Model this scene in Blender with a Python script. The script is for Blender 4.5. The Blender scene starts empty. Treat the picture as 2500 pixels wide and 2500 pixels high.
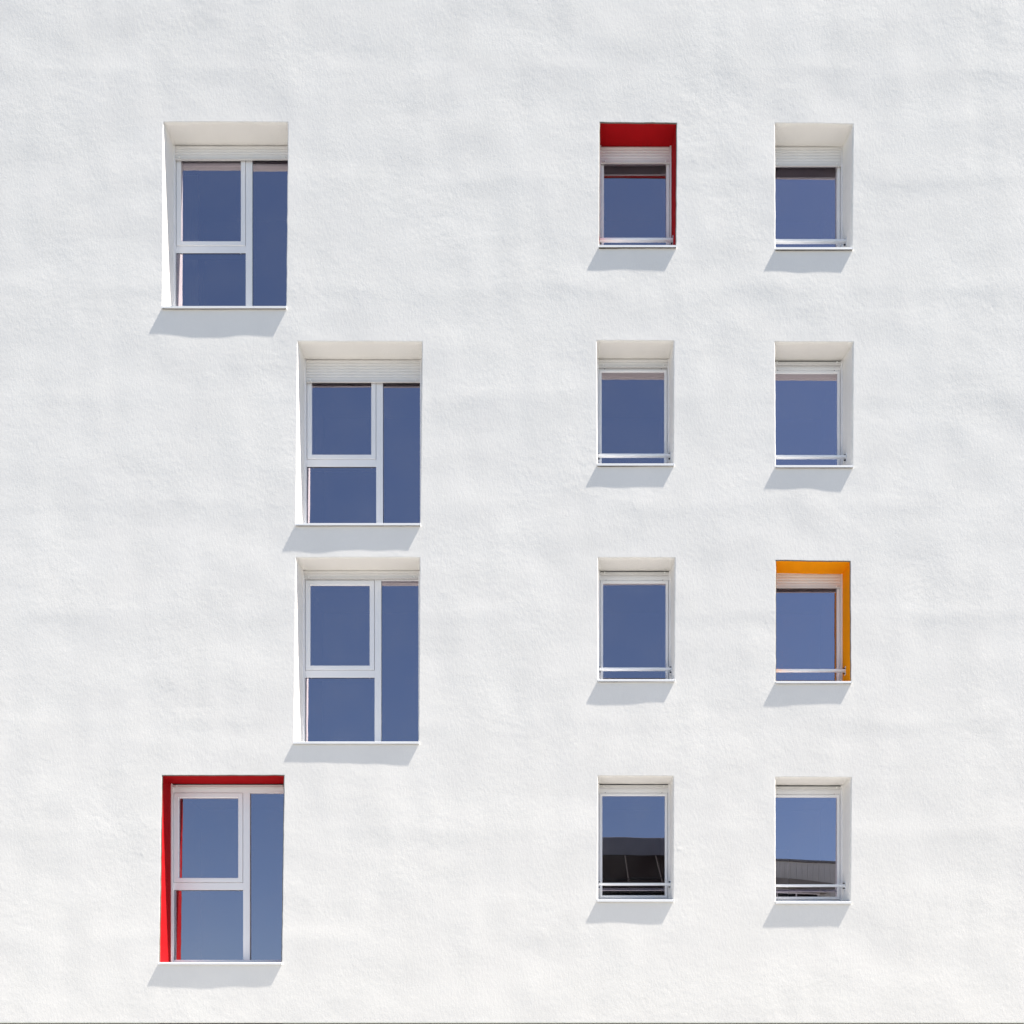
import bpy, bmesh, math, random
from mathutils import Vector, noise

random.seed(7)
scene = bpy.context.scene
COL = scene.collection

# ------------------------------------------------------------------ scale and camera
S = 190.0                 # facade pixels (of the 2500 px photograph) per metre on the wall plane
XP, YP = 1350.0, 2700.0   # foot of the camera axis on the facade
EYE = 1.6                 # eye height above the pavement
DEP = 0.28                # depth of the window frames behind the wall plane
CAM_D = 10.7              # camera distance from the wall

def X(px): return (px - XP) / S
def Z(py): return EYE + (YP - py) / S

cam = bpy.data.cameras.new('camera')
cam_o = bpy.data.objects.new('camera', cam)
COL.objects.link(cam_o)
cam_o.location = (0, -CAM_D, EYE)
cam_o.rotation_euler = (math.radians(90), 0, 0)
WIDTH = 2500 / S
cam.sensor_fit = 'HORIZONTAL'
cam.sensor_width = 36
cam.lens = 36 * CAM_D / WIDTH
cam.shift_x = (1250 - XP) / 2500
cam.shift_y = (YP - 1250) / 2500
cam.clip_start = 0.05
cam.clip_end = 2000
scene.camera = cam_o

# ------------------------------------------------------------------ light
SUN = Vector((6.3, -1.0, 12.3)).normalized()      # towards the sun: it only just grazes the facade
ELEV = math.asin(SUN.z)
AZ = math.atan2(SUN.x, SUN.y)
w = bpy.data.worlds.new('World')
scene.world = w
w.use_nodes = True
nt = w.node_tree
bg = nt.nodes['Background']
sky = nt.nodes.new('ShaderNodeTexSky')
sky.sky_type = 'NISHITA'
sky.sun_disc = False
sky.sun_elevation = ELEV
sky.sun_rotation = AZ
sky.air_density = 1.0
sky.dust_density = 0.6
sky.ozone_density = 3.0
nt.links.new(sky.outputs[0], bg.inputs[0])
bg.inputs[1].default_value = 0.05
sl = bpy.data.lights.new('sun', 'SUN')
sl.energy = 5.0
sl.angle = math.radians(0.5)
sl.color = (1.0, 0.945, 0.865)
so = bpy.data.objects.new('sun', sl)
COL.objects.link(so)
so.rotation_euler = (-SUN).to_track_quat('-Z', 'Y').to_euler()
so.location = (10, -8, 20)

scene.view_settings.view_transform = 'Standard'
scene.view_settings.look = 'None'
scene.view_settings.gamma = 1
scene.view_settings.use_curve_mapping = False
scene.view_settings.exposure = 1.68
scene.render.engine = 'CYCLES'
scene.cycles.max_bounces = 8
scene.cycles.diffuse_bounces = 5
scene.cycles.glossy_bounces = 4
scene.cycles.transparent_max_bounces = 8

# ------------------------------------------------------------------ materials
def new_mat(name):
    m = bpy.data.materials.new(name)
    m.use_nodes = True
    return m, m.node_tree, m.node_tree.nodes['Principled BSDF']

def painted(name, col, rough=0.5, var=0.06, scale=9.0, bump=0.0, bscale=60.0, spec=0.5, metallic=0.0):
    m, t, p = new_mat(name)
    tc = t.nodes.new('ShaderNodeTexCoord')
    n = t.nodes.new('ShaderNodeTexNoise')
    n.inputs['Scale'].default_value = scale
    n.inputs['Detail'].default_value = 5
    t.links.new(tc.outputs['Object'], n.inputs['Vector'])
    r = t.nodes.new('ShaderNodeValToRGB')
    r.color_ramp.elements[0].position = 0.3
    r.color_ramp.elements[1].position = 0.7
    r.color_ramp.elements[0].color = [c * (1 - var) for c in col] + [1]
    r.color_ramp.elements[1].color = [min(1, c * (1 + var)) for c in col] + [1]
    t.links.new(n.outputs['Fac'], r.inputs[0])
    t.links.new(r.outputs[0], p.inputs['Base Color'])
    p.inputs['Roughness'].default_value = rough
    p.inputs['Metallic'].default_value = metallic
    p.inputs['Specular IOR Level'].default_value = spec
    if bump:
        n2 = t.nodes.new('ShaderNodeTexNoise')
        n2.inputs['Scale'].default_value = bscale
        n2.inputs['Detail'].default_value = 4
        t.links.new(tc.outputs['Object'], n2.inputs['Vector'])
        b = t.nodes.new('ShaderNodeBump')
        b.inputs['Strength'].default_value = 1
        b.inputs['Distance'].default_value = bump
        t.links.new(n2.outputs['Fac'], b.inputs['Height'])
        t.links.new(b.outputs[0], p.inputs['Normal'])
    return m

def stucco_mat(name, col, var=0.045, amp=1.0):
    m, t, p = new_mat(name)
    L = t.links.new
    tc = t.nodes.new('ShaderNodeTexCoord')
    mp = t.nodes.new('ShaderNodeMapping')
    mp.inputs['Scale'].default_value = (0.95, 1.0, 1.1)
    L(tc.outputs['Object'], mp.inputs['Vector'])
    # broad, faint tone differences of the render coat
    n = t.nodes.new('ShaderNodeTexNoise')
    n.inputs['Scale'].default_value = 1.5
    n.inputs['Detail'].default_value = 6
    n.inputs['Roughness'].default_value = 0.6
    L(mp.outputs[0], n.inputs['Vector'])
    r = t.nodes.new('ShaderNodeValToRGB')
    r.color_ramp.elements[0].position = 0.25
    r.color_ramp.elements[1].position = 0.75
    r.color_ramp.elements[0].color = [c * (1 - var) for c in col] + [1]
    r.color_ramp.elements[1].color = [c * (1 + var * 0.6) for c in col] + [1]
    L(n.outputs['Fac'], r.inputs[0])
    L(r.outputs[0], p.inputs['Base Color'])
    p.inputs['Roughness'].default_value = 0.95
    p.inputs['Specular IOR Level'].default_value = 0.15
    # trowelled grain: fine grit, short diagonal drags, broader lumps
    rot = t.nodes.new('ShaderNodeMapping')
    rot.inputs['Rotation'].default_value = (0, math.radians(38), 0)
    rot.inputs['Scale'].default_value = (1.0, 1.0, 0.5)
    L(tc.outputs['Object'], rot.inputs['Vector'])
    # some areas were floated smoother than others
    mk = t.nodes.new('ShaderNodeTexNoise')
    mk.inputs['Scale'].default_value = 0.8
    mk.inputs['Detail'].default_value = 3
    L(mp.outputs[0], mk.inputs['Vector'])
    mr = t.nodes.new('ShaderNodeMapRange')
    mr.inputs['From Min'].default_value = 0.35
    mr.inputs['From Max'].default_value = 0.68
    mr.inputs['To Min'].default_value = 0.15
    mr.inputs['To Max'].default_value = 1.0
    L(mk.outputs['Fac'], mr.inputs['Value'])
    prev = None
    for vec, sc, det, dist, masked in ((tc.outputs['Object'], 75.0, 3, 0.0007 * amp, False),
                                       (rot.outputs[0], 34.0, 3, 0.00125 * amp, False),
                                       (mp.outputs[0], 11.0, 3, 0.0015 * amp, True),
                                       (mp.outputs[0], 3.4, 2, 0.0030 * amp, True)):
        nn = t.nodes.new('ShaderNodeTexNoise')
        nn.inputs['Scale'].default_value = sc
        nn.inputs['Detail'].default_value = det
        nn.inputs['Roughness'].default_value = 0.5
        L(vec, nn.inputs['Vector'])
        b = t.nodes.new('ShaderNodeBump')
        b.inputs['Strength'].default_value = 1
        b.inputs['Distance'].default_value = dist
        if masked:
            L(mr.outputs[0], b.inputs['Strength'])
        L(nn.outputs['Fac'], b.inputs['Height'])
        if prev:
            L(prev.outputs[0], b.inputs['Normal'])
        prev = b
    L(prev.outputs[0], p.inputs['Normal'])
    return m

def glass_mat(name, tint, ior, wob, seed):
    m = bpy.data.materials.new(name)
    m.use_nodes = True
    t = m.node_tree
    t.nodes.clear()
    L = t.links.new
    out = t.nodes.new('ShaderNodeOutputMaterial')
    fr = t.nodes.new('ShaderNodeFresnel')
    fr.inputs['IOR'].default_value = ior
    tr = t.nodes.new('ShaderNodeBsdfTransparent')
    tr.inputs[0].default_value = (*tint, 1)
    gl = t.nodes.new('ShaderNodeBsdfGlossy')
    gl.inputs['Color'].default_value = (1.0, 0.9, 1.02, 1)
    gl.inputs['Roughness'].default_value = 0.0
    tc = t.nodes.new('ShaderNodeTexCoord')
    mp = t.nodes.new('ShaderNodeMapping')
    mp.inputs['Location'].default_value = (seed * 3.1, 0, seed * 1.7)
    L(tc.outputs['Object'], mp.inputs['Vector'])
    n = t.nodes.new('ShaderNodeTexNoise')
    n.inputs['Scale'].default_value = 1.6
    n.inputs['Detail'].default_value = 1
    L(mp.outputs[0], n.inputs['Vector'])
    b = t.nodes.new('ShaderNodeBump')
    b.inputs['Strength'].default_value = 1
    b.inputs['Distance'].default_value = wob
    L(n.outputs['Fac'], b.inputs['Height'])
    L(b.outputs[0], gl.inputs['Normal'])
    mix = t.nodes.new('ShaderNodeMixShader')
    L(fr.outputs[0], mix.inputs[0])
    L(tr.outputs[0], mix.inputs[1])
    L(gl.outputs[0], mix.inputs[2])
    # a thin film of dust, thicker in patches
    dn = t.nodes.new('ShaderNodeTexNoise')
    dn.inputs['Scale'].default_value = 2.2
    dn.inputs['Detail'].default_value = 5
    L(mp.outputs[0], dn.inputs['Vector'])
    dr = t.nodes.new('ShaderNodeMapRange')
    dr.inputs['From Min'].default_value = 0.35
    dr.inputs['From Max'].default_value = 0.75
    dr.inputs['To Min'].default_value = 0.0
    dr.inputs['To Max'].default_value = 0.05
    L(dn.outputs['Fac'], dr.inputs['Value'])
    df = t.nodes.new('ShaderNodeBsdfDiffuse')
    df.inputs[0].default_value = (0.5, 0.48, 0.46, 1)
    mix2 = t.nodes.new('ShaderNodeMixShader')
    L(dr.outputs[0], mix2.inputs[0])
    L(mix.outputs[0], mix2.inputs[1])
    L(df.outputs[0], mix2.inputs[2])
    L(mix2.outputs[0], out.inputs[0])
    return m

M = {
    'stucco': stucco_mat('white_stucco', (0.80, 0.776, 0.738)),
    'red': painted('red_paint', (0.37, 0.005, 0.008), 0.8, 0.04, 5, 0.0003, 120, 0.1),
    'orange': painted('orange_paint', (0.84, 0.31, 0.002), 0.8, 0.04, 5, 0.0003, 120, 0.1),
    'joint': painted('grey_edge_bead', (0.13, 0.12, 0.10), 0.7, 0.1, 20),
    'frame': painted('white_lacquered_aluminium', (0.82, 0.81, 0.81), 0.35, 0.015, 3),
    'slat': painted('pale_grey_shutter_lacquer', (0.74, 0.72, 0.70), 0.45, 0.03, 4),
    'bar': painted('grey_shutter_bar', (0.66, 0.65, 0.63), 0.4, 0.03, 4),
    'sill': painted('white_folded_metal', (0.78, 0.78, 0.78), 0.4, 0.02, 4),
    'stop': painted('white_plastic', (0.82, 0.82, 0.80), 0.5, 0.02, 4),
    'bolt': painted('black_bolt', (0.02, 0.02, 0.022), 0.5, 0.1, 30),
    'gasket': painted('dark_gasket', (0.05, 0.05, 0.055), 0.8, 0.1, 30),
    'steel': painted('white_coated_rail', (0.74, 0.75, 0.77), 0.3, 0.02, 6),
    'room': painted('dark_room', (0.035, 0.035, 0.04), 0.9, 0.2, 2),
    'curtain': painted('pale_curtain', (0.8, 0.8, 0.82), 0.9, 0.04, 6),
    'plinth': painted('taupe_render', (0.22, 0.20, 0.175), 0.9, 0.08, 4, 0.0006, 60),
    'door': painted('dark_steel_door', (0.045, 0.045, 0.05), 0.5, 0.1, 4),
    'pave': painted('pale_concrete_paving', (0.285, 0.283, 0.277), 0.9, 0.12, 1.5, 0.002, 40),
    'road': painted('asphalt', (0.10, 0.098, 0.095), 0.9, 0.15, 3, 0.003, 80),
    'coping': painted('grey_zinc', (0.35, 0.36, 0.37), 0.4, 0.06, 5),
    'fascia': painted('dark_grey_fascia', (0.17, 0.175, 0.185), 0.6, 0.08, 3),
    'dglass': painted('black_glazing', (0.006, 0.005, 0.005), 0.9, 0.1, 3, spec=0.0),
    'mull': painted('grey_mullion', (0.03, 0.028, 0.026), 0.9, 0.05, 5, spec=0.1),
    'clad': painted('grey_metal_cladding', (0.45, 0.46, 0.41), 0.7, 0.05, 3),
    'clad2': painted('dark_metal_trim', (0.14, 0.14, 0.135), 0.5, 0.05, 3),
    'ochre': painted('olive_canopy_metal', (0.17, 0.155, 0.12), 0.5, 0.08, 3),
    'white': painted('white_frame', (0.7, 0.7, 0.7), 0.5, 0.04, 3),
}
GLASS = {c: glass_mat('window_glass_%s' % c, (0.66, 0.67, 0.68), n_, 0.0004, i)
         for i, (c, n_) in enumerate((('A', 4.6), ('B', 4.7), ('M', 4.2), ('R', 5.2)))}

# ------------------------------------------------------------------ mesh helpers
def link(name, me, parent=None, mat=None, loc=None):
    o = bpy.data.objects.new(name, me)
    COL.objects.link(o)
    if parent:
        o.parent = parent
    if mat and not me.materials:
        me.materials.append(mat)
    if loc:
        o.location = loc
    return o

def box(bm, x0, x1, y0, y1, z0, z1):
    v = [bm.verts.new(p) for p in ((x0, y0, z0), (x1, y0, z0), (x1, y1, z0), (x0, y1, z0),
                                   (x0, y0, z1), (x1, y0, z1), (x1, y1, z1), (x0, y1, z1))]
    for f in ((0, 3, 2, 1), (4, 5, 6, 7), (0, 1, 5, 4), (1, 2, 6, 5), (2, 3, 7, 6), (3, 0, 4, 7)):
        bm.faces.new([v[i] for i in f])

def finish(bm, name, mat, parent=None, bevel=0.0, smooth=False, loc=None):
    if bevel:
        bmesh.ops.bevel(bm, geom=list(bm.edges), offset=bevel, segments=2, affect='EDGES', profile=0.6)
    bmesh.ops.recalc_face_normals(bm, faces=list(bm.faces))
    me = bpy.data.meshes.new(name)
    bm.to_mesh(me)
    bm.free()
    if smooth:
        for p in me.polygons:
            p.use_smooth = True
    return link(name, me, parent, mat, loc)

def boxes(name, mat, parent, rects, bevel=0.0015):
    bm = bmesh.new()
    for r in rects:
        box(bm, *r)
    return finish(bm, name, mat, parent, bevel)

def ring(bm, x0, x1, z0, z1, prof):
    """mitred rectangular ring; prof = [(inset, y), ...] closed section"""
    loops = []
    for ins, y in prof:
        loops.append([bm.verts.new(p) for p in ((x0 + ins, y, z0 + ins), (x1 - ins, y, z0 + ins),
                                                (x1 - ins, y, z1 - ins), (x0 + ins, y, z1 - ins))])
    n = len(loops)
    for i in range(n):
        a, b = loops[i], loops[(i + 1) % n]
        for k in range(4):
            bm.faces.new((a[k], a[(k + 1) % 4], b[(k + 1) % 4], b[k]))

# ------------------------------------------------------------------ the windows' measured outlines (px of the photograph)
R_AR = 0.75               # radius of the plaster arris, px
W_FR = {'L': 301.0, 'S': 188.0}   # frame widths
# kind, origin of the frame (u0, v0), opening corners TL TR BL BR, sill front top/bottom, shutter drop (v), colour
COLS = {'A': (396, 699), 'B': (722, 1027), 'M': (1460, 1647), 'R': (1893, 2080)}
ROWT = (299, 833, 1362, 1894)
ROWB = {'L': (755, 1284, 1815.5, 2354), 'S': (607, 1138.5, 1664, 2202)}
WIN = [
    ('L', 'A', 0, (398, 298), (399, 297.5), (703, 298), (397, 755), (699, 755), 37, None),
    ('L', 'B', 1, (725, 832.5), (727, 833), (1031, 834), (723, 1284), (1025.5, 1283.5), 59, None),
    ('L', 'B', 2, (721, 1361), (723, 1361), (1025, 1361), (718, 1815.5), (1022, 1815.5), 20.8, None),
    ('L', 'A', 3, (391.5, 1893), (396, 1893), (694, 1892.5), (389, 2354), (687.5, 2353), 11, 'red'),
    ('S', 'M', 0, (1462, 298), (1464, 298), (1652, 300), (1463, 606.5), (1650, 605), 46, 'red'),
    ('S', 'R', 0, (1890, 301.5), (1892, 300), (2083, 302), (1893.5, 611), (2080, 611), 50, None),
    ('S', 'M', 1, (1456.5, 832), (1457, 831.5), (1645, 832), (1459, 1138.5), (1644, 1137.5), 21.5, None),
    ('S', 'R', 1, (1890, 835.5), (1892, 834), (2083, 835), (1894, 1142), (2081, 1142.5), 11.5, None),
    ('S', 'M', 2, (1460, 1361), (1460, 1361), (1648, 1361), (1461, 1664.5), (1646, 1663), 11, None),
    ('S', 'R', 2, (1889.5, 1364.5), (1894, 1368), (2076, 1370), (1894, 1668.5), (2077, 1668.5), 41, 'orange'),
    ('S', 'M', 3, (1458, 1893.5), (1460, 1894), (1644.5, 1895), (1459, 2201.5), (1643, 2200), 11, None),
    ('S', 'R', 3, (1889.5, 1897), (1893, 1897), (2078.5, 1898), (1894, 2205.5), (2076, 2205.5), 11, None),
]
def nominal(wn):
    x0, x1 = COLS[wn[1]]
    return x0, x1, ROWT[wn[2]], ROWB[wn[0]][wn[2]]

def warp(px, py):
    """nudge the regular grid so that each opening takes its own slightly crooked outline"""
    for wn in WIN:
        x0, x1, y0, y1 = nominal(wn)
        dx = max(x0 - px, 0, px - x1)
        dy = max(y0 - py, 0, py - y1)
        d = math.hypot(dx, dy)
        if d < 34:
            f = 1 - d / 34
            f = f * f * (3 - 2 * f)
            u = min(max((px - x0) / (x1 - x0), 0), 1)
            v = min(max((py - y0) / (y1 - y0), 0), 1)
            ox = oy = 0
            for (cx, cy), (nx, ny), wt in ((wn[4], (x0, y0), (1 - u) * (1 - v)), (wn[5], (x1, y0), u * (1 - v)),
                                           (wn[6], (x0, y1), (1 - u) * v), (wn[7], (x1, y1), u * v)):
                ox += (cx - nx) * wt
                oy += (cy - ny) * wt
            e = Vector((px * 0.045, py * 0.045, 3))
            ox += noise.noise(e) * 0.7
            oy += noise.noise(e + Vector((40, 0, 0))) * 0.7
            return px + ox * f, py + oy * f
    return px, py

def lumps(px, py):
    """millimetre unevenness of the render coat (metres, + = outwards)"""
    p = Vector((px / 290.0, py / 200.0, 0))
    a = noise.fractal(p, 1.0, 2.0, 2) * 0.0029
    b = noise.noise(Vector((px / 120.0 + 9, py / 95.0, 5))) * 0.0023
    c = noise.noise(Vector((px / 40.0 + 9, py / 26.0, 8))) * 0.0003
    # the lifts of the scaffold: faint level ridges where one day's coat met the next
    k = (py - 40 + 14 * noise.noise(Vector((px / 300.0, 1, 2)))) % 265
    d = 0.0017 * math.exp(-((k - 130) / 22.0) ** 2) * (0.5 + noise.noise(Vector((px / 210.0, int((py - 40) / 265) * 3.3, 7))))
    e = noise.noise(Vector((px / 62.0 + 3, py / 230.0, 15))) * 0.0017
    for dx_, dy_, am, rr in DABS:
        q = ((px - dx_) ** 2 + (py - dy_) ** 2) / (rr * rr)
        if q < 9:
            e += am * math.exp(-q)
    return a + b + c + d + e

# ------------------------------------------------------------------ the white apartment building
bld = bpy.data.objects.new('apartment_building', None)
COL.objects.link(bld)
bld['label'] = 'white stuccoed apartment building with deep set blue reflecting windows'
bld['category'] = 'building'

PX_L, PX_R, PY_T, PY_B = -1100.0, 2502.0, -260.0, 2496.0
def lines(lo, hi, step, must):
    must = sorted(set(must))
    n = int(round((hi - lo) / step))
    base = [lo + (hi - lo) * i / n for i in range(n + 1)]
    base = [b for b in base if all(abs(b - m) > step * 0.42 for m in must)]
    for e in (lo, hi):
        if e not in base:
            base.append(e)
    return sorted(set(base + must))
mx, my = [PX_R - 1.2], [PY_T + 1.2, PY_B - 1.2]
DABS = ((347.5, 2084.0, 0.0022, 4.2), (353.0, 2076.0, 0.0014, 3.0), (1660.0, 2073.0, 0.0020, 4.0), (2424.0, 750.0, -0.0014, 3.5))   # stray dabs of plaster
for dx_, dy_, _, _ in DABS:
    mx += [dx_ + q for q in (-6, -3, 0, 3, 6) if all(abs(dx_ + q - m_) > 1.5 for m_ in mx)]
    my += [dy_ + q for q in (-6, -3, 0, 3, 6) if all(abs(dy_ + q - m_) > 1.5 for m_ in my)]
for wn in WIN:
    x0, x1, y0, y1 = nominal(wn)
    mx += [x0 - R_AR, x1 + R_AR, x0 - R_AR - 1.2, x1 + R_AR + 1.2]
    my += [y0 - R_AR, y1 + R_AR, y0 - R_AR - 1.2, y1 + R_AR + 1.2]
gx = lines(-20, PX_R, 8.0, mx)
gx = [PX_L + i * 30.0 for i in range(36)] + gx
gx = sorted(set(gx))
gy = lines(PY_T, PY_B, 8.0, my)

def build_wall():
    verts, faces = [], []
    idx = {}
    def add(px, py, dep, disp):
        verts.append((X(px), dep - disp, Z(py)))
        return len(verts) - 1
    W = {}
    for i, px in enumerate(gx):
        for j, py in enumerate(gy):
            inside = False
            for wn in WIN:
                x0, x1, y0, y1 = nominal(wn)
                if x0 - R_AR + 0.01 < px < x1 + R_AR - 0.01 and y0 - R_AR + 0.01 < py < y1 + R_AR - 0.01:
                    inside = True
                    break
            if inside:
                continue
            qx, qy = warp(px, py)
            fx = min(1, (PX_R - px) / 12.0, (py - PY_T) / 12.0 + 0.2)
            disp = lumps(px, py)
            W[(i, j)] = (qx, qy, disp)
            idx[(i, j)] = add(qx, qy, 0.0, disp)
    for i in range(len(gx) - 1):
        for j in range(len(gy) - 1):
            cx, cy = (gx[i] + gx[i + 1]) / 2, (gy[j] + gy[j + 1]) / 2
            bad = False
            for wn in WIN:
                x0, x1, y0, y1 = nominal(wn)
                if x0 - R_AR < cx < x1 + R_AR and y0 - R_AR < cy < y1 + R_AR:
                    bad = True
                    break
            if not bad:
                faces.append((idx[(i, j)], idx[(i, j + 1)], idx[(i + 1, j + 1)], idx[(i + 1, j)]))
    reveals = {}
    for k, wn in enumerate(WIN):
        x0, x1, y0, y1 = nominal(wn)
        ix = [i for i, p in enumerate(gx) if x0 - R_AR - 0.01 <= p <= x1 + R_AR + 0.01]
        jy = [j for j, p in enumerate(gy) if y0 - R_AR - 0.01 <= p <= y1 + R_AR + 0.01]
        per = [(i, jy[0]) for i in ix] + [(ix[-1], j) for j in jy[1:]] + \
              [(i, jy[-1]) for i in reversed(ix[:-1])] + [(ix[0], j) for j in reversed(jy[1:-1])]
        dirs = []
        for i, j in per:
            dirs.append(((1 if i == ix[0] else -1 if i == ix[-1] else 0), (1 if j == jy[0] else -1 if j == jy[-1] else 0)))
        rad = R_AR / S
        prof = []          # (inset all round px, side taper px, depth m, lump share)
        na = 4
        for q in range(1, na + 1):
            th = q / na * math.pi / 2
            prof.append((R_AR * (1 - math.cos(th)), 0, rad * math.sin(th), 1.0))
        xa_, xb_ = wn[3][0] + 5.0, wn[3][0] + W_FR[wn[0]] - 5.0      # where the plaster meets the frame
        if wn[9] is None:
            for q in (0.12, 0.3, 0.5, 0.75, 1.0, 1.18):
                prof.append((R_AR, q, rad + (DEP - rad) * q, 1 - min(q, 1) * 0.8))
        else:
            prof.append((R_AR, 0, rad + 0.004, 1.0))
        prev = [idx[p] for p in per]
        for ins, tap, dep, ls in prof:
            cur = []
            for p, (sx, sy) in zip(per, dirs):
                qx, qy, disp = W[p]
                ax = qx + sx * ins
                if sx:
                    ax += ((xa_ if sx > 0 else xb_) - ax) * tap
                cur.append(add(ax, qy + sy * ins, dep, disp * ls))
            n = len(per)
            for a in range(n):
                b = (a + 1) % n
                faces.append((prev[a], prev[b], cur[b], cur[a]))
            prev = cur
        reveals[k] = [(W[p][0] + sx * R_AR, W[p][1] + sy * R_AR, W[p][2], sx, sy) for p, (sx, sy) in zip(per, dirs)]
    # rounded right-hand corner of the building and its flank, in the same coat
    def edge_strip(pts_prev, ring_fn, steps):
        prev = pts_prev
        for s in range(1, steps + 1):
            cur = [ring_fn(q, s) for q in range(len(pts_prev))]
            for a in range(len(pts_prev) - 1):
                faces.append((prev[a], prev[a + 1], cur[a + 1], cur[a]))
            prev = cur
        return prev
    ni = len(gx) - 1
    base = [idx[(ni, j)] for j in range(len(gy))]
    def corner(q, s):
        x, y, z = verts[base[q]]
        if s <= 4:
            th = s / 4 * math.pi / 2
            verts.append((x + 0.012 * math.sin(th), y + 0.012 * (1 - math.cos(th)), z))
        else:
            verts.append((x + 0.012, y + 0.012 + (s - 4) * 2.0, z))
        return len(verts) - 1
    edge_strip(base, corner, 10)
    # underside of the overhang
    nj = len(gy) - 1
    base2 = [idx[(i, nj)] for i in range(len(gx))]
    def under(q, s):
        x, y, z = verts[base2[q]]
        if s <= 3:
            th = s / 3 * math.pi / 2
            verts.append((x, y + 0.006 * (1 - math.cos(th)), z - 0.006 * math.sin(th)))
        else:
            verts.append((x, 0.05, z - 0.006))
        return len(verts) - 1
    edge_strip(list(reversed(base2)), lambda q, s: under(len(base2) - 1 - q, s), 4)
    me = bpy.data.meshes.new('wall')
    me.from_pydata(verts, [], faces)
    bm = bmesh.new()
    bm.from_mesh(me)
    bmesh.ops.recalc_face_normals(bm, faces=list(bm.faces))
    bm.to_mesh(me)
    bm.free()
    # outward orientation: the big faces must look to -Y
    ref = max(me.polygons, key=lambda p: p.area if abs(p.normal.y) > 0.9 else 0)
    if ref.normal.y > 0:
        me.flip_normals()
    for p in me.polygons:
        p.use_smooth = True
    link('wall', me, bld, M['stucco'])
    return reveals

REV = build_wall()

# rest of the shell: roof, rear and left walls, parapet coping, ground floor
xl, xr, zt, zb = X(PX_L), X(PX_R), Z(PY_T), Z(PY_B)
boxes('roof', M['coping'], bld, [(xl, xr, 0.05, 12.0, zt - 0.6, zt - 0.45)], 0)
boxes('rear_wall', M['stucco'], bld, [(xl, xr, 12.0, 12.2, 0.0, zt)], 0)
boxes('side_wall', M['stucco'], bld, [(xl - 0.2, xl - 0.002, 0.0, 12.2, 0.0, zt)], 0)
boxes('parapet_coping', M['coping'], bld, [(xl - 0.24, xr + 0.05, -0.035, 0.3, zt + 0.002, zt + 0.04)], 0.004)
pl = boxes('plinth_wall', M['plinth'], bld, [(xl, X(385), 0.022, 0.34, 0.0, zb - 0.008), (X(690), xr + 0.008, 0.022, 0.34, 0.0, zb - 0.008)], 0)
boxes('flank_plinth', M['plinth'], bld, [(xr - 0.2, xr + 0.006, 0.345, 12.0, 0.0, zb + 0.02)], 0)
gd = boxes('garage_door', M['door'], bld, [(X(385), X(690), 0.10, 0.14, 0.0, zb - 0.012)], 0)
for i in range(7):
    boxes('door_panel', M['door'], gd, [(X(388), X(687), 0.085, 0.099, 0.02 + i * 0.372, 0.02 + i * 0.372 + 0.355)], 0.004)

# ------------------------------------------------------------------ windows
def slat_mesh(name, wid, h):
    bm = bmesh.new()
    n = 8
    rows = []
    for i in range(n + 1):
        t = i / n
        zz = t * h * 0.90
        yy = -0.0045 * math.sin(math.pi * t) ** 0.7
        rows.append((yy, zz))
    rows.append((0.0022, h * 0.905))
    rows.append((0.0022, h * 1.02))
    a = [bm.verts.new((0, y, z)) for y, z in rows]
    b = [bm.verts.new((wid, y, z)) for y, z in rows]
    a2 = [bm.verts.new((0, 0.008, z)) for y, z in (rows[0], rows[-1])]
    b2 = [bm.verts.new((wid, 0.008, z)) for y, z in (rows[0], rows[-1])]
    for i in range(len(rows) - 1):
        bm.faces.new((a[i], b[i], b[i + 1], a[i + 1]))
    bm.faces.new((a2[0], b2[0], b[0], a[0]))
    bm.faces.new((a[-1], b[-1], b2[1], a2[1]))
    bm.faces.new((a2[1], b2[1], b2[0], a2[0]))
    bmesh.ops.recalc_face_normals(bm, faces=list(bm.faces))
    me = bpy.data.meshes.new(name)
    bm.to_mesh(me)
    bm.free()
    return me
SLAT_H = 7.2 / S
SLATS = {k: slat_mesh('shutter_slat', (W_FR[k] - 17) / S, SLAT_H) for k in 'LS'}
for s_ in SLATS.values():
    s_.materials.append(M['slat'])

LABEL = {
    0: 'tall white framed window at the upper left, shutter a little lowered',
    1: 'tall white framed window with the shutter lowered furthest, second storey from the top',
    2: 'tall white framed window with its casement fully showing, third storey from the top',
    3: 'tall window in a red painted reveal at the lower left',
    4: 'small window in a red painted reveal with lowered shutter, top of its column',
    5: 'small white revealed window with lowered shutter at the top right',
    6: 'small white revealed window directly below the small red one',
    7: 'small white revealed window in the right column, directly above the orange one',
    8: 'small white revealed window left of the orange one',
    9: 'small window in an orange painted reveal with shutter partly lowered',
    10: 'small window mirroring a dark building, bottom of the inner column',
    11: 'small window mirroring grey metal cladding at the bottom right',
}

def pane(parent, x0, x1, z0, z1, y, k, name='pane', wi=0):
    me = bpy.data.meshes.new(name)
    th = 0.024
    # two glass sheets a spacer apart, the outer one slightly out of true as real panes are
    t = math.radians(random.uniform(-0.12, 0.12))
    u = math.radians(random.uniform(-0.12, 0.12))
    cx, cz = (x0 + x1) / 2, (z0 + z1) / 2
    vs = []
    for px, pz in ((x0, z0), (x1, z0), (x1, z1), (x0, z1)):
        vs.append((px, y + (px - cx) * t + (pz - cz) * u, pz))
    for px, pz in ((x0, z0), (x1, z0), (x1, z1), (x0, z1)):
        vs.append((px, y + th, pz))
    me.from_pydata(vs, [], [(0, 1, 2, 3), (0, 4, 5, 1), (1, 5, 6, 2), (2, 6, 7, 3), (3, 7, 4, 0)])
    o = link(name, me, parent, GLASS[WIN[wi][1]])
    me.materials.append(M['gasket'])
    for p in me.polygons[1:]:
        p.material_index = 1
    return o

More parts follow.
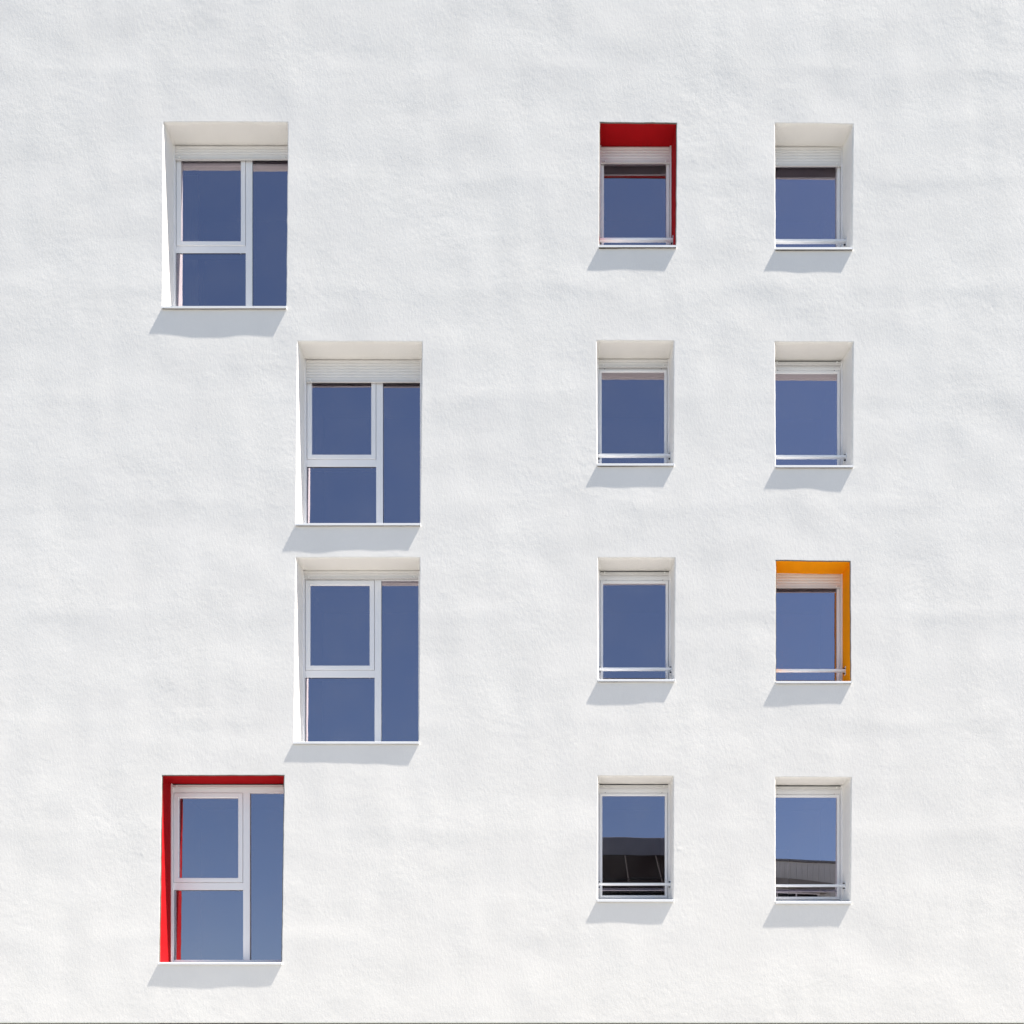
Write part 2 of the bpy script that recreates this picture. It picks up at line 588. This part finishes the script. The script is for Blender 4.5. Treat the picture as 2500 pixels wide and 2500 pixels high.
def sash(parent, x0, x1, z0, z1, y, wd, name):
    bm = bmesh.new()
    ring(bm, x0, x1, z0, z1, [(0, y + 0.075), (0, y + 0.002), (0.002, y), (wd - 0.007, y), (wd - 0.005, y + 0.002),
                              (wd, y + 0.008), (wd, y + 0.075)])
    return finish(bm, name, M['frame'], parent)

def make_window(k, wn):
    kind, col, row, (u0, v0), TL, TR, BL, BR, drop, colour = wn
    wf = W_FR[kind]
    UX = lambda u: X(u0 + u)
    VZ = lambda v: Z(v0 + v)
    D = DEP
    Hf = 452.0 if kind == 'L' else 293.0
    fw = 3.6                                  # visible frame edge, px
    T = lambda a, b, c, d, y0, y1: (UX(a), UX(b), y0, y1, VZ(d), VZ(c))    # u range, v range
    e = 0.0015
    head = 22.3
    if kind == 'L':
        members = [T(3, 8.4, 2, Hf, D, D + 0.09), T(wf - 8.4, wf - 3, 2, Hf, D, D + 0.09),
                   T(8.4, wf - 8.4, 2, head, D + e, D + 0.09), T(8.4, wf - 8.4, 441, Hf, D + e, D + 0.09),
                   T(182.2, 199, head, 441, D + 0.0005, D + 0.088), T(8.4, 182.2, 248, 265.5, D + 0.001, D + 0.087)]
    else:
        members = [T(3, 8, 2, Hf, D, D + 0.09), T(wf - 8, wf - 3, 2, Hf, D, D + 0.09),
                   T(8, wf - 8, 2, head, D + e, D + 0.09), T(8, wf - 8, 286.3, Hf, D + e, D + 0.09)]
    win = boxes('window', M['frame'], bld, members, 0.0012)
    win['label'] = LABEL[k]
    def rebate(ua, ub, va, vb):
        bm = bmesh.new()
        ring(bm, UX(ua), UX(ub), VZ(vb), VZ(va), [(0, D + 0.074), (0, D + 0.08), (0.03, D + 0.08), (0.03, D + 0.074)])
        finish(bm, 'rebate', M['gasket'], win)
    # sashes and panes
    YG = D + (0.045 if k in (4, 5) else 0.022 if k in (9, 3) else 0.002 if k == 0 else 0.009)
    g = 1.0
    if kind == 'L':
        sx0, sx1, sv0, sv1 = 8.4 + g, 182.2 - g, head + g, 248 - g
        sash(win, UX(sx0), UX(sx1), VZ(sv1), VZ(sv0), D - 0.004, 11.6 / S, 'sash')
        pane(win, UX(sx0 + 11), UX(sx1 - 11), VZ(sv1 - 11), VZ(sv0 + 11), YG, k, wi=k)
        pane(win, UX(8.4), UX(182.2), VZ(441), VZ(265.5), YG + 0.004, k + 1, wi=k)
        pane(win, UX(199), UX(wf - 8.4), VZ(441), VZ(head), YG + 0.004, k + 2, wi=k)
        boxes('glazing_gasket', M['gasket'], win, [T(8.45, 182.15, 265.55, 266.5, YG - 0.001, YG + 0.0025), T(8.45, 9.2, 266.6, 440.9, YG - 0.001, YG + 0.0025),
                                                   T(199.05, 199.8, head + 1, 440.9, YG - 0.001, YG + 0.0025)], 0)
        rebate(8.45, 182.15, head + 0.05, 247.95)
        for ua in (22, 168):
            boxes('hinge', M['frame'], win, [T(ua, ua + 3, 265.6, 267.0, D - 0.004, D)], 0)
    else:
        sx0, sx1, sv0, sv1 = 8 + g, wf - 8 - g, head + g, 286.3 - g
        sash(win, UX(sx0), UX(sx1), VZ(sv1), VZ(sv0), D - 0.004, 6.6 / S, 'sash')
        pane(win, UX(sx0 + 6.1), UX(sx1 - 6.1), VZ(sv1 - 6.1), VZ(sv0 + 6.1), YG, k, wi=k)
        rebate(8.05, wf - 8.05, head + 0.05, 286.25)
        for ua in (22, wf - 24):
            boxes('hinge', M['gasket'], win, [T(ua, ua + 2, head - 0.8, head, D - 0.003, D)], 0)
    # roller shutter in its two side guides
    ys = D - 0.026
    gl = boxes('shutter_guide', M['frame'], win, [T(4.2, 8.0, 2.5, Hf - 1, D - 0.034, D - 0.0005)], 0.0008)
    boxes('shutter_guide', M['frame'], win, [T(wf - 8.0, wf - 4.2, 2.5, Hf - 1, D - 0.034, D - 0.0005)], 0.0008)
    boxes('shutter_slot', M['gasket'], win, [T(8.2, wf - 8.2, 1.3, 2.2, D - 0.012, D - 0.001)], 0)
    bar_h = 5.6
    b0 = drop - bar_h
    bar = boxes('shutter_bottom_bar', M['bar'], win, [T(8.2, wf - 8.2, b0, drop, ys - 0.006, ys + 0.010), T(8.2, wf - 8.2, drop - 1.1, drop + 0.2, ys - 0.009, ys - 0.0065)], 0.0006)
    for uu in (19, wf - 19):
        bm = bmesh.new()
        xc, zc = UX(uu), VZ(drop - 2.8)
        r = 1.5 / S
        pts = [(xc - r * 0.8, zc + r * 1.2), (xc + r * 0.8, zc + r * 1.2), (xc + r, zc - r * 0.2), (xc, zc - r * 1.3), (xc - r, zc - r * 0.2)]
        f = [bm.verts.new((a, ys - 0.020, b)) for a, b in pts]
        h = [bm.verts.new((a, ys - 0.0066, b)) for a, b in pts]
        bm.faces.new(f)
        bm.faces.new(list(reversed(h)))
        for q in range(5):
            bm.faces.new((f[q], f[(q + 1) % 5], h[(q + 1) % 5], h[q]))
        finish(bm, 'shutter_stop', M['stop'], win)
    v = b0
    while v - 7.2 > -1.0:
        link('shutter_slat', SLATS[kind], win, None, (UX(8.5), ys, VZ(v)))
        v -= 7.2
    # sill: folded sheet, sloping forward, with a drip edge standing off the wall
    zf = Z((BL[1] + BR[1]) / 2)                     # bottom of the drip lip is close to this line
    lip = 5.4 / S
    ztop = zf + lip - 0.010
    proj = {0: 0.0272, 1: 0.025, 2: 0.0205}.get(k, 0.0232)
    x0 = X(min(BL[0], TL[0] + (BL[0] - TL[0]) * 0.99)) - 0.004
    x1 = X(BR[0]) + 0.004
    zback = VZ(Hf) + 0.012
    bm = bmesh.new()
    t = 0.002
    outer = [(-proj, ztop - lip), (-proj, ztop - 0.003), (-proj + 0.003, ztop), (D + 0.02, zback), (D + 0.02, zback - t), (-proj + 0.004, ztop - t - 0.001), (-proj + t, ztop - 0.005), (-proj + t, ztop - lip)]
    def extr(a0, a1, sect):
        a = [bm.verts.new((a0, y, z)) for y, z in sect]
        b = [bm.verts.new((a1, y, z)) for y, z in sect]
        n = len(sect)
        for q in range(n):
            bm.faces.new((a[q], b[q], b[(q + 1) % n], a[(q + 1) % n]))
        bm.faces.new(list(reversed(a)))
        bm.faces.new(b)
    extr(x0 + 0.002, x1 - 0.002, outer)
    finish(bm, 'sill', M['sill'], win)
    # small end caps of the sill turned up against the plaster
    for xa, xb in ((x0 - 0.002, x0 + 0.0015), (x1 - 0.0015, x1 + 0.002)):
        boxes('sill_end_cap', M['sill'], win, [(xa, xb, -proj - 0.001, 0.02, ztop - lip * 0.9, ztop + 0.003)], 0.001)
    # guard rail of the small windows
    if kind == 'S':
        yr = 0.165
        def jamb_x(side):
            q = yr / D
            off = 4.4 if colour else 5.0
            if side < 0:
                return X((BL[0] + (TL[0] - BL[0]) * 0.15) * (1 - q) + (u0 + off) * q)
            return X((BR[0] + (TR[0] - BR[0]) * 0.15) * (1 - q) + (u0 + wf - off) * q)
        xa, xb = jamb_x(-1), jamb_x(1)
        zc = VZ(257.5)
        boxes('guard_rail', M['steel'], win, [(xa + 0.006, xb - 0.006, yr - 0.028, yr + 0.012, zc - 0.0135, zc + 0.0135)], 0.003)
        for sgn, xj in ((1, xa), (-1, xb)):
            a, b = sorted((xj - sgn * 0.004, xj + sgn * 0.0058))
            boxes('rail_bracket', M['steel'], win, [(a, b, yr - 0.021, yr + 0.021, zc - 0.055, zc + 0.055)], 0.002)
            for dz in (-0.033, 0.033):
                bm = bmesh.new()
                bmesh.ops.create_cone(bm, cap_ends=True, segments=8, radius1=0.0095, radius2=0.008, depth=0.022)
                for q in bm.verts:
                    q.co = Vector((q.co.z * sgn + xj + sgn * 0.0165, q.co.x + yr, q.co.y + zc + dz))
                finish(bm, 'bolt', M['bolt'], win)
    # coloured reveal: painted lining inside the opening, with its thin grey edge bead
    if colour:
        ringp = REV[k]
        def lining(name, mat, steps):
            vs, fs = [], []
            prev = None
            n = len(ringp)
            for dep, ins, ls in steps:
                cur = []
                for qx, qy, disp, sx, sy in ringp:
                    ax = qx + sx * ins
                    if sx and name == 'reveal':
                        ax += ((u0 + 4.4 if sx > 0 else u0 + wf - 4.4) - ax) * min(1, dep / D) ** 1.0
                    vs.append((X(ax), dep - disp * ls, Z(qy + sy * ins)))
                    cur.append(len(vs) - 1)
                if prev:
                    for a in range(n):
                        b = (a + 1) % n
                        fs.append((prev[a], prev[b], cur[b], cur[a]))
                prev = cur
            me = bpy.data.meshes.new(name)
            me.from_pydata(vs, [], fs)
            bm = bmesh.new()
            bm.from_mesh(me)
            bmesh.ops.recalc_face_normals(bm, faces=list(bm.faces))
            bm.to_mesh(me)
            bm.free()
            return link(name, me, win, mat)
        rd = R_AR / S
        b_ = lining('edge_bead', M['joint'], [(rd * 0.2, -0.9, 1), (rd * 0.05, 0.1, 1), (rd * 0.4, 0.9, 1), (rd + 0.006, 0.9, 1)])
        r_ = lining('reveal', M[colour], [(rd * 0.9, 0.55, 1), (rd + 0.03, 0.62, 0.9), (0.1, 0.8, 0.7), (0.2, 1.0, 0.3), (D + 0.02, 1.4, 0.1)])
        r_['label'] = colour + ' painted reveal'
        b_['label'] = 'thin grey edge bead of the painted reveal'
    # dark room behind the glass
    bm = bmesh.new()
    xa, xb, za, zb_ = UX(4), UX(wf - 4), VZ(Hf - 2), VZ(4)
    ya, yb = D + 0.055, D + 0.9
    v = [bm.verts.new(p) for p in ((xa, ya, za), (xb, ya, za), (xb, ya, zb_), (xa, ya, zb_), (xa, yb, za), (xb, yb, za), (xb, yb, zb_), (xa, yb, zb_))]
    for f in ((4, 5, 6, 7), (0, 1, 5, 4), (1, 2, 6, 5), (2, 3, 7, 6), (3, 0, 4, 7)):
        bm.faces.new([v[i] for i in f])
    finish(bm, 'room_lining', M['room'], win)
    def curtain(ua, ub, va, vb, dy):
        bm = bmesh.new()
        n = max(8, int((ub - ua) / 1.6))
        top, bot = [], []
        for i in range(n + 1):
            u = ua + (ub - ua) * i / n
            yy = D + 0.13 + dy + 0.0015 * math.sin(i * 1.9) + 0.001 * math.sin(i * 0.77)
            top.append(bm.verts.new((UX(u), yy, VZ(va))))
            bot.append(bm.verts.new((UX(u), yy, VZ(vb))))
        for i in range(n):
            bm.faces.new((bot[i], bot[i + 1], top[i + 1], top[i]))
        o = finish(bm, 'curtain', M['curtain'], win, smooth=True)
        md = o.modifiers.new('thickness', 'SOLIDIFY')
        md.thickness = 0.002
        return o
    if k == 0:
        curtain(9, 46, 20, 446, 0.1)
    if k == 11:
        curtain(14, 60, 150, 288, 0.05)

for k, wn in enumerate(WIN):
    make_window(k, wn)

# ------------------------------------------------------------------ ground
def sheet(name, x0, x1, y0, y1, z, mat):
    me = bpy.data.meshes.new(name)
    me.from_pydata([(x0, y0, z), (x1, y0, z), (x1, y1, z), (x0, y1, z)], [], [(0, 1, 2, 3)])
    o = link(name, me, None, mat)
    o['kind'] = 'structure'
    return o
sheet('ground', -600, 600, -600, 600, -0.15, M['road'])
sheet('road', -400, 400, -16.0, -12.2, -0.146, M['road'])
for nm, y0, y1 in (('pavement', -12.2, 14.0), ('pavement', -21.0, -16.0)):
    bm = bmesh.new()
    box(bm, -60, 60, y0, y1, -0.149, -0.002)
    o = finish(bm, nm, M['pave'])
    o['kind'] = 'structure'

# ------------------------------------------------------------------ the buildings across the street, seen only in the panes
F = CAM_D * S
def mirror(px, py, zv):
    """point across the street whose reflection stands at (px, py) for a path of zv metres"""
    return Vector(((px - XP) * zv / F, 0.62 + CAM_D - zv, EYE + (YP - py) * zv / F))

def prism(name, mat, parent, pts, thick):
    """solid from a planar outline pts (list of Vectors) pushed back by the vector thick"""
    bm = bmesh.new()
    a = [bm.verts.new(p) for p in pts]
    b = [bm.verts.new(p + thick) for p in pts]
    n = len(pts)
    bm.faces.new(a)
    bm.faces.new(list(reversed(b)))
    for q in range(n):
        bm.faces.new((a[q], a[(q + 1) % n], b[(q + 1) % n], b[q]))
    return finish(bm, name, mat, parent)

gb = bpy.data.objects.new('glass_roofed_building', None)
COL.objects.link(gb)
gb['label'] = 'dark building with sloping black glazing, seen mirrored in a bottom window'
gb['category'] = 'building'
x0, x1 = -1.2, 6.3
zr = mirror(0, 2046, 32.6).z
zs = mirror(0, 2089, 32.6).z
zg = mirror(0, 2182, 30.0).z
zg2 = zg - 1.2
yt, yb_ = mirror(0, 0, 32.6).y, mirror(0, 0, 30.0).y
boxes('fascia', M['fascia'], gb, [(x0, x1, yt - 0.35, yt, zs, zr)], 0.02)
boxes('roof', M['coping'], gb, [(x0, x1, yt - 8, yt - 0.36, zr - 0.2, zr - 0.05)], 0)
prism('sloping_glazing', M['dglass'], gb, [Vector((x0, yt, zs)), Vector((x1, yt, zs)), Vector((x1, yb_, zg)), Vector((x0, yb_, zg))], Vector((0, -0.2, -0.15)))
nb = 7
for i in range(nb):
    xx = x0 + 0.35 + i * 1.22
    if xx > x1 - 0.05:
        break
    prism('glazing_bar', M['mull'], gb, [Vector((xx - 0.022, yt + 0.06, zs)), Vector((xx + 0.022, yt + 0.06, zs)), Vector((xx + 0.022, yb_ + 0.06, zg)), Vector((xx - 0.022, yb_ + 0.06, zg))], Vector((0, -0.055, -0.045)))
for f in (0.66, 0.98):
    yy, zz = yt + (yb_ - yt) * f, zs + (zg - zs) * f
    boxes('purlin', M['mull'], gb, [(x0, x1, yy + 0.01, yy + 0.05, zz - 0.02, zz + 0.05)], 0)
boxes('wall', M['plinth'], gb, [(x0, x1, yt - 8, yb_ - 0.01, 0.0, zg - 0.16)], 0)
boxes('side_wall', M['plinth'], gb, [(x0 + 0.02, x1 - 0.02, yt - 7.9, yt - 0.37, zg - 0.15, zr - 0.21)], 0)

cb = bpy.data.objects.new('metal_clad_building', None)
COL.objects.link(cb)
cb['label'] = 'grey ribbed metal clad building, seen mirrored in the bottom right window'
cb['category'] = 'building'
A = mirror(1760, 2093, 30.8)
B = mirror(2060, 2104, 31.4)
dv = Vector((B.x - A.x, B.y - A.y, 0)).normalized()
nv = Vector((-dv.y, dv.x, 0))
if nv.y < 0:
    nv = -nv
A0 = Vector((A.x, A.y, 0))
top = A.z
def cpt(s, out, z):
    return A0 + dv * s + nv * out + Vector((0, 0, z))
def cbox(name, mat, s0, s1, o0, o1, z0, z1):
    return prism(name, mat, cb, [cpt(s0, o1, z0), cpt(s1, o1, z0), cpt(s1, o1, z1), cpt(s0, o1, z1)], nv * (o0 - o1))
LEN = 11.0
cbox('wall', M['clad2'], 0, LEN, -8, -0.01, 0, top - 0.08)
cbox('roof_edge', M['clad2'], -0.05, LEN + 0.05, -8, 0.07, top - 0.07, top)
pm = bpy.data.meshes.new('cladding_panel')
bm = bmesh.new()
hgt = top - 0.08 - 5.0
for (ya, yb2, xa, xb) in ((0, 0.02, 0.0, 0.03), (0, 0.012, 0.03, 0.2185)):
    box(bm, xa, xb, ya, yb2, 0, hgt)
bmesh.ops.recalc_face_normals(bm, faces=list(bm.faces))
bm.to_mesh(pm)
bm.free()
pm.materials.append(M['clad'])
ang = math.atan2(dv.y, dv.x)
for i in range(int(LEN / 0.22)):
    o = link('cladding_panel', pm, cb)
    o.location = cpt(i * 0.22 + 0.005, 0.0, 5.0)
    o.rotation_euler = (0, 0, ang)
# a canopy wedge and a white-framed window below it
c0, c1 = 1.2, 4.1
p0 = mirror(1890, 2136, 30.6).z
p1 = mirror(1890, 2152, 30.6).z
prism('canopy', M['ochre'], cb, [cpt(c0, 0.04, p0), cpt(c1, 0.04, p0 - 0.22), cpt(c1 + 0.1, 0.04, p0 - 0.42), cpt(c1 - 0.2, 0.04, p1 - 0.32), cpt(c0, 0.04, p1)], nv * 0.35)
wz1 = mirror(1890, 2172, 30.6).z
wz0 = wz1 - 1.6
cbox('window', M['dglass'], c0 + 0.1, c1 - 0.4, 0.03, 0.05, wz0, wz1)
wf_ = cb.children[-1]
for s in (c0 + 0.1, c0 + 0.9, c0 + 1.62, c1 - 0.43):
    o = cbox('window_mullion', M['white'], s, s + 0.035, 0.051, 0.09, wz0, wz1)
for z in (wz0, wz0 + 0.95, wz1 - 0.04):
    cbox('window_transom', M['white'], c0 + 0.06, c1 - 0.36, 0.091, 0.11, z, z + 0.035)
